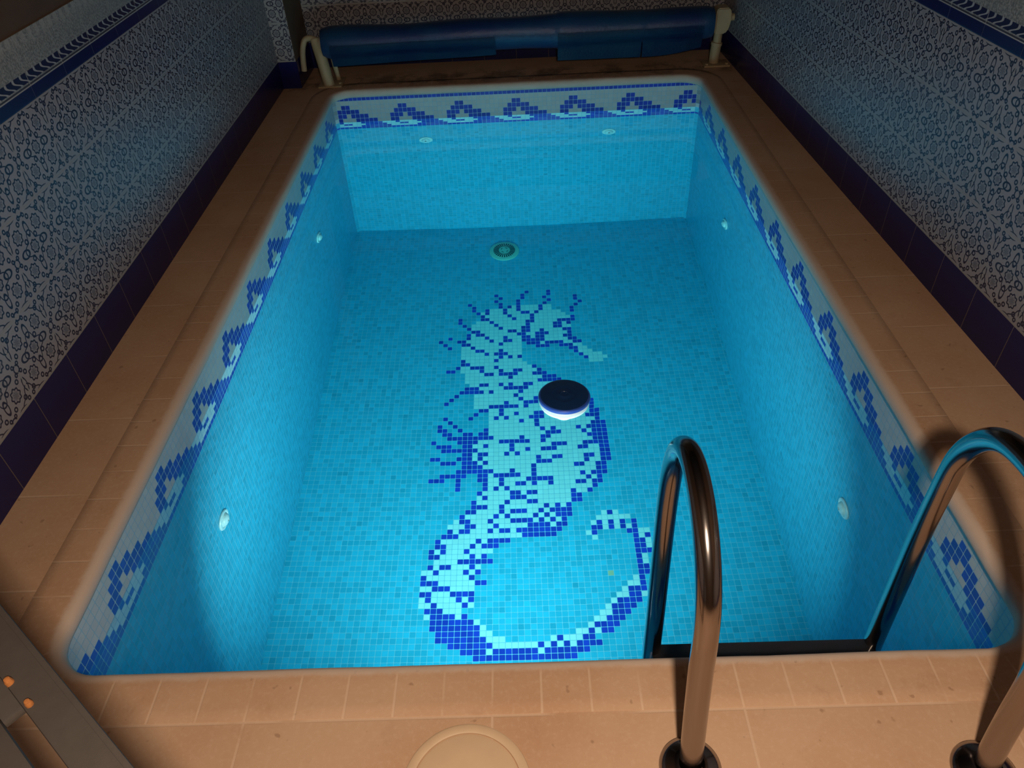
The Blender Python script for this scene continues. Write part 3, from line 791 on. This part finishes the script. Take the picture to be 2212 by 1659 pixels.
# ------------------------------------------------------------------ ladder
def make_ladder():
    root = empty('pool_ladder', (1.61, 0.0, 0.0))
    tag(root, 'polished steel pool ladder with two arched handrails at the near edge', 'ladder')
    def rail(x, shape, nm='handrail'):
        pts = catmull([(x - 1.61, y, z) for y, z in shape], 10)
        bm = bmesh.new(); bm_tube(bm, pts, 0.0215, 32)
        return from_bm(nm, bm, M['steel'], root)
    s1 = [(-0.196, -0.01), (-0.183, 0.06), (-0.162, 0.16), (-0.143, 0.26), (-0.131, 0.34), (-0.108, 0.415), (-0.062, 0.475), (-0.002, 0.515), (0.065, 0.530), (0.128, 0.515), (0.178, 0.468), (0.204, 0.400), (0.212, 0.320), (0.209, 0.220), (0.196, 0.070), (0.180, -0.10), (0.168, -0.30), (0.160, -0.60), (0.155, -1.05)]
    rail(1.367, s1)
    s2 = [(-0.218, -0.01), (-0.206, 0.06), (-0.194, 0.16), (-0.184, 0.26), (-0.168, 0.35), (-0.135, 0.440), (-0.080, 0.510), (-0.010, 0.548), (0.058, 0.547), (0.115, 0.525), (0.158, 0.478), (0.184, 0.410), (0.188, 0.310), (0.187, 0.180), (0.181, 0.040), (0.175, -0.10), (0.166, -0.30), (0.158, -0.60), (0.155, -1.05)]
    rail(1.90, s2)
    for i, z in enumerate((-0.226, -0.47, -0.71, -0.96)):
        bm = bmesh.new()
        y0 = (0.172, 0.163, 0.157, 0.155)[i]; y1 = (0.170, 0.162, 0.157, 0.155)[i]
        t = bmesh.new(); bm_box(t, -0.245, 0.288, -0.085, 0.008, -0.012, 0.012, 0.004)
        sh = (y1 - y0) / 0.497
        for v in t.verts: v.co.y += y0 + (v.co.x + 0.245) * sh; v.co.z += z
        me = bpy.data.meshes.new('tmp'); t.to_mesh(me); t.free(); bm.from_mesh(me)
        from_bm('step', bm, M['step'], root)
    for x, y, sh in ((1.367, -0.198, s1), (1.90, -0.220, s2)):
        bm = bmesh.new()
        bm_lathe(bm, [(0.0215, 0.004), (0.0235, 0.024), (0.026, 0.024), (0.034, 0.020), (0.047, 0.014), (0.057, 0.006), (0.058, 0.0015), (0.058, 0.0)], 48, Matrix.Translation((x - 1.61, y, 0.0012)))
        from_bm('escutcheon', bm, M['steel'], root)
make_ladder()

# ------------------------------------------------------------------ round lid in the deck
def make_lid():
    root = empty('deck_lid', (0.948, -0.2255, 0.0))
    tag(root, 'round beige plastic lid set in the deck near the pool edge', 'lid')
    bm = bmesh.new(); bm_lathe(bm, [(0.104, 0.0), (0.1045, 0.0035), (0.107, 0.0045), (0.119, 0.0045), (0.122, 0.003), (0.123, 0.0)], 80)
    from_bm('frame_ring', bm, M['lid'], root)
    bm = bmesh.new(); bm_lathe(bm, [(0.0, 0.0042), (0.06, 0.0040), (0.098, 0.0034), (0.1025, 0.0020), (0.103, 0.0)], 80)
    from_bm('cover_plate', bm, M['lid'], root)
make_lid()

# ------------------------------------------------------------------ cover reel and rolled cover at the far end
YA = 3.790; ZA = 0.222
def make_reel():
    root = empty('cover_reel', (1.13, YA, 0.0))
    tag(root, 'beige painted metal reel stand holding the rolled cover at the far end', 'cover reel')
    m = M['beige']
    def P3(x, y, z): return (x - 1.13, y - YA, z)
    bm = bmesh.new(); bm_tube(bm, [P3(-0.075, YA, ZA), P3(2.275, YA, ZA + 0.012)], 0.032, 24)
    from_bm('roller_tube', bm, m, root)
    # left stand: wide leg that leans out from the hub
    bm = bmesh.new()
    bm_tube(bm, catmull([P3(-0.062, YA - .005, ZA + 0.03), P3(-0.058, YA - .01, ZA), P3(-0.040, YA - .03, 0.165), P3(-0.028, YA - .05, 0.11), P3(-0.018, YA - .065, 0.05), P3(-0.012, YA - .07, 0.004)], 6), [0.022 + 0.011 * min(1, k / 12) for k in range(31)], 20)
    from_bm('left_leg', bm, m, root)
    bm = bmesh.new(); bm_tube(bm, [P3(0.016, YA + .01, 0.15), P3(0.030, YA + .02, 0.004)], 0.014, 16)
    from_bm('left_brace', bm, m, root)
    bm = bmesh.new(); bm_box(bm, *[c - 1.13 for c in (-0.072, 0.066)], -0.105, 0.060, 0.0, 0.010, 0.003)
    from_bm('left_base_plate', bm, m, root)
    for q in ((0.050, -0.06), (-0.056, 0.03)):
        bm = bmesh.new(); bm_lathe(bm, [(0.010, 0.010), (0.010, 0.018), (0.0, 0.018)], 6, Matrix.Translation((q[0] - 1.13, q[1], 0)))
        from_bm('bolt', bm, m, root)
    bm = bmesh.new()
    bm_tube(bm, catmull([P3(-0.045, YA, ZA + .012), P3(-0.085, YA, ZA + .030), P3(-0.122, YA, ZA + .020), P3(-0.142, YA - .01, ZA - .03), P3(-0.152, YA - .012, ZA - .09), P3(-0.157, YA - .014, ZA - .145)], 8), 0.0165, 20)
    ck = from_bm('crank_handle', bm, m, root)
    # right stand
    bm = bmesh.new()
    bm_tube(bm, [P3(2.258, YA, 0.012), P3(2.262, YA, 0.115)], 0.029, 24)
    bm_tube(bm, [P3(2.262, YA, 0.110), P3(2.264, YA, 0.125)], 0.032, 24)
    bm_tube(bm, [P3(2.264, YA, 0.120), P3(2.266, YA, 0.19)], 0.024, 24)
    from_bm('right_leg', bm, m, root)
    bm = bmesh.new()
    t = bmesh.new(); bm_prism(t, [(-0.040, -0.052), (0.020, -0.052), (0.040, -0.025), (0.046, 0.02), (0.046, 0.062), (0.030, 0.085), (-0.034, 0.085), (-0.040, 0.06)], -0.045, 0.045)
    bmesh.ops.bevel(t, geom=t.edges[:], offset=0.006, segments=2, affect='EDGES')
    for v in t.verts: v.co = Vector((v.co.x + 2.272 - 1.13, v.co.z, v.co.y + ZA + 0.010))
    me = bpy.data.meshes.new('tmp'); t.to_mesh(me); t.free(); bm.from_mesh(me)
    from_bm('bearing_head', bm, m, root)
    bm = bmesh.new()
    rot = Matrix.Translation((2.318 - 1.13, 0, ZA + 0.035)) @ Matrix.Rotation(PI / 2, 4, 'Y')
    bm_lathe(bm, [(0.0, -0.002), (0.010, -0.002), (0.010, 0.008), (0.018, 0.009), (0.0195, 0.014), (0.018, 0.026), (0.0, 0.028)], 20, rot)
    from_bm('clamp_knob', bm, m, root)
    bm = bmesh.new(); bm_box(bm, *[c - 1.13 for c in (2.195, 2.345)], -0.055, 0.055, 0.0, 0.010, 0.003)
    from_bm('right_base_plate', bm, m, root)
    for q in ((2.212, -0.035), (2.328, -0.035)):
        bm = bmesh.new(); bm_lathe(bm, [(0.010, 0.010), (0.010, 0.019), (0.0, 0.019)], 6, Matrix.Translation((q[0] - 1.13, q[1], 0)))
        from_bm('bolt', bm, m, root)
make_reel()
def make_cover():
    root = empty('pool_cover', (1.09, YA, ZA))
    tag(root, 'dark blue bubble cover rolled up on the reel at the far end', 'pool cover')
    x0, x1 = -0.018, 2.222
    nx, na = 120, 48
    r2 = np.random.default_rng(2)
    def R(x, a):
        t = (x - x0) / (x1 - x0)
        r = 0.086 + 0.004 * math.sin(7 * t * PI) + 0.003 * math.sin(2 * a + 9 * t)
        r *= 1 - 0.12 * max(0, (0.02 - t) / 0.02) - 0.10 * max(0, (t - 0.985) / 0.015)
        if x > 1.33: r += 0.006
        if x > 1.82: r -= 0.004
        return r
    bm = bmesh.new(); rings = []
    for i in range(nx + 1):
        x = x0 + (x1 - x0) * i / nx; zc = 0.012 * (x - x0) / (x1 - x0)
        rings.append([bm.verts.new((x - 1.09, R(x, a) * math.cos(a), zc + R(x, a) * math.sin(a))) for a in [2 * PI * k / na for k in range(na)]])
    for a, b in zip(rings, rings[1:]):
        for k in range(na):
            k2 = (k + 1) % na; bm.faces.new((a[k], a[k2], b[k2], b[k]))
    bm.faces.new(rings[0]); bm.faces.new(list(reversed(rings[-1])))
    from_bm('roll', bm, M['cover_d'], root, angle=50)
    # loose overlapping ends that hang in front of the roll
    def flap(name, xa, xb, top_a, bot_fn, off):
        bm = bmesh.new(); n = 40; rows = 10; g = []
        for i in range(n + 1):
            x = xa + (xb - xa) * i / n
            zc = 0.012 * (x - x0) / (x1 - x0)
            colv = []
            zb = bot_fn((x - xa) / (xb - xa)) - ZA
            for j in range(rows + 1):
                a = PI + top_a + (PI * 0.26) * j / 6
                if j <= 6:
                    rr = R(x, a) + off
                    y, z = rr * math.cos(a), zc + rr * math.sin(a)
                    yl, zl = y, z
                else:
                    f = (j - 6) / (rows - 6)
                    y, z = yl + 0.012 * f, zl + (zb - zl) * f
                colv.append(bm.verts.new((x - 1.09, y, z)))
            g.append(colv)
        for a, b in zip(g, g[1:]):
            for j in range(rows): bm.faces.new((a[j], a[j + 1], b[j + 1], b[j]))
        bmesh.ops.solidify(bm, geom=bm.faces[:], thickness=0.003)
        from_bm(name, bm, M['cover_d'], root, angle=60)
    flap('loose_flap', 0.03, 0.98, -0.05, lambda t: 0.105 + 0.022 * t, 0.004)
    flap('loose_flap', 1.335, 1.815, -0.1, lambda t: 0.084 - 0.004 * t, 0.005)
    flap('loose_flap', 1.822, 2.16, -0.1, lambda t: 0.078 + 0.040 * t * t, 0.003)
make_cover()

# ------------------------------------------------------------------ iron frame close to the viewer
def make_frame():
    z0 = 0.785
    root = empty('iron_gate_frame', (0.9, -0.66, 0.0))
    tag(root, 'dark weathered iron frame of flat bars with rust spots at lower left', 'gate frame')
    d = Vector((0.772, -0.635, 0)); nrm = Vector((-0.635, -0.772, 0))
    A = Vector((0.5234, -0.3395, 0)) - Vector((0.9, -0.66, 0))
    def strip(s0, s1, w0, w1, th, zz, nm, bev=0.004):
        bm = bmesh.new(); t = bmesh.new()
        bm_box(t, s0, s1, w0, w1, -th / 2, th / 2, bev)
        for v in t.verts: v.co = A + d * v.co.x + nrm * v.co.y + Vector((0, 0, zz + v.co.z))
        me = bpy.data.meshes.new('tmp'); t.to_mesh(me); t.free(); bm.from_mesh(me)
        return from_bm(nm, bm, M['iron'], root)
    strip(-0.22, 0.50, 0.0005, 0.037, 0.012, z0 + 0.012, 'flat_bar')
    strip(-0.22, 0.50, 0.000, 0.006, 0.026, z0 + 0.006, 'bar_flange', 0.002)
    strip(0.02, 0.50, 0.056, 0.098, 0.012, z0 + 0.008, 'flat_bar')
    strip(-0.22, 0.126, 0.028, 0.135, 0.010, z0 - 0.002, 'gusset_plate')
    def bolt(s, w, r, zz=0.019):
        c = A + d * s + nrm * w + Vector((0, 0, z0 + zz))
        bm = bmesh.new(); bm_lathe(bm, [(r, -0.006), (r, 0.002), (r * 0.7, 0.006), (0, 0.007)], 16, Matrix.Translation(c))
        from_bm('rusty_bolt', bm, M['rust'], root)
    bolt(0.141, 0.0310, 0.0036)
    bolt(0.103, 0.0330, 0.0040, 0.019)
    bolt(0.108, 0.080, 0.004, 0.006)
    bm = bmesh.new()
    for s in (0.36, 0.46):
        c = A + d * s + nrm * 0.05
        bm_box(bm, c.x - .02, c.x + .02, c.y - .02, c.y + .02, 0.0, z0 + .004, 0.003)
    from_bm('post', bm, M['iron'], root)
make_frame()

# ------------------------------------------------------------------ lamps
def light(name, typ, loc, energy, color, rot=(0, 0, 0), size=0.1, shape='DISK', spot=None, mis=True):
    d = bpy.data.lights.new(name, typ); d.energy = energy; d.color = color
    if typ == 'AREA': d.size = size; d.shape = shape
    elif typ in ('POINT', 'SPOT'): d.shadow_soft_size = size
    d.cycles.use_multiple_importance_sampling = mis
    o = bpy.data.objects.new(name, d); col.objects.link(o); o.location = loc; o.rotation_euler = rot
    return o
# underwater lamp in the near wall, below the deck lid
LX, LZ = 0.95, -0.62
root = empty('underwater_lamp', (LX, 0.0, LZ), (-PI / 2, 0, 0))
tag(root, 'round underwater lamp set in the near pool wall below the deck lid', 'pool lamp')
bm = bmesh.new(); bm_lathe(bm, [(0.085, 0.0), (0.12, 0.0), (0.122, 0.004), (0.115, 0.014), (0.092, 0.018), (0.085, 0.012)], 48)
from_bm('lamp_ring', bm, M['abs_white'], root)
bm = bmesh.new(); bm_lathe(bm, [(0.0, 0.008), (0.085, 0.005)], 48)
from_bm('lens', bm, M['abs_white'], root)
lo = light('underwater_lamp_light', 'AREA', (LX, 0.026, LZ), 33.0, (0.93, 0.97, 1.0), (0, 0, 0), 0.16, mis=False)
lo.data.spread = math.radians(116)
lo.rotation_euler = Vector((0, 1, -0.31)).to_track_quat('-Z', 'Y').to_euler()
# added pendant above and behind the viewer, standing in for the unseen warm source
CLX, CLY, CLZ = 1.22, -0.95, 1.68
root = empty('added_warm_lamp', (CLX, CLY, ZC))
tag(root, 'small added warm lamp behind the viewer, in place of an unseen source', 'added lamp')
bm = bmesh.new(); bm_lathe(bm, [(0.0, -0.0), (0.05, -0.0), (0.05, -0.02), (0.008, -0.03), (0.008, CLZ - ZC + 0.06)], 24)
from_bm('added_rose', bm, M['abs_white'], root)
te = NT('added_lamp_glow'); em = te.n('ShaderNodeEmission'); em.inputs[0].default_value = (1.0, 0.72, 0.42, 1); em.inputs[1].default_value = 12; te.l(em.outputs[0], te.out.inputs[0])
bm = bmesh.new(); bm_lathe(bm, [(r_, z_ + CLZ - ZC + 0.20) for r_, z_ in ((0.0, -0.26), (0.025, -0.252), (0.038, -0.225), (0.034, -0.19), (0.014, -0.145), (0.0, -0.145))], 24)
from_bm('added_bulb', bm, te.m, root)
light('added_warm_light', 'POINT', (CLX, CLY, CLZ - 0.07), 118.0, (1.0, 0.77, 0.57), size=0.045)
w = bpy.data.worlds.new('world'); scn.world = w; w.use_nodes = True
w.node_tree.nodes['Background'].inputs[0].default_value = (0.5, 0.55, 0.7, 1); w.node_tree.nodes['Background'].inputs[1].default_value = 0.01

# ------------------------------------------------------------------ camera
cam = bpy.data.cameras.new('camera'); co = bpy.data.objects.new('camera', cam); col.objects.link(co)
cam.sensor_width = 36; cam.sensor_fit = 'HORIZONTAL'; cam.lens = 36 * 1614.7 / 2212; cam.clip_start = 0.02
r = Vector((0.9990575443, -0.0084699291, -0.0425709229)); u = Vector((0.0379617162, 0.6460508577, 0.7623497867)); f = Vector((-0.0210459326, 0.7632473711, -0.6457635165))
co.matrix_world = Matrix(((r.x, u.x, -f.x, 1.09055), (r.y, u.y, -f.y, -0.79763), (r.z, u.z, -f.z, 1.46576), (0, 0, 0, 1)))
scn.camera = co
scn.view_settings.view_transform = 'Standard'; scn.view_settings.look = 'None'
scn.view_settings.exposure = 0.0; scn.view_settings.gamma = 1.0
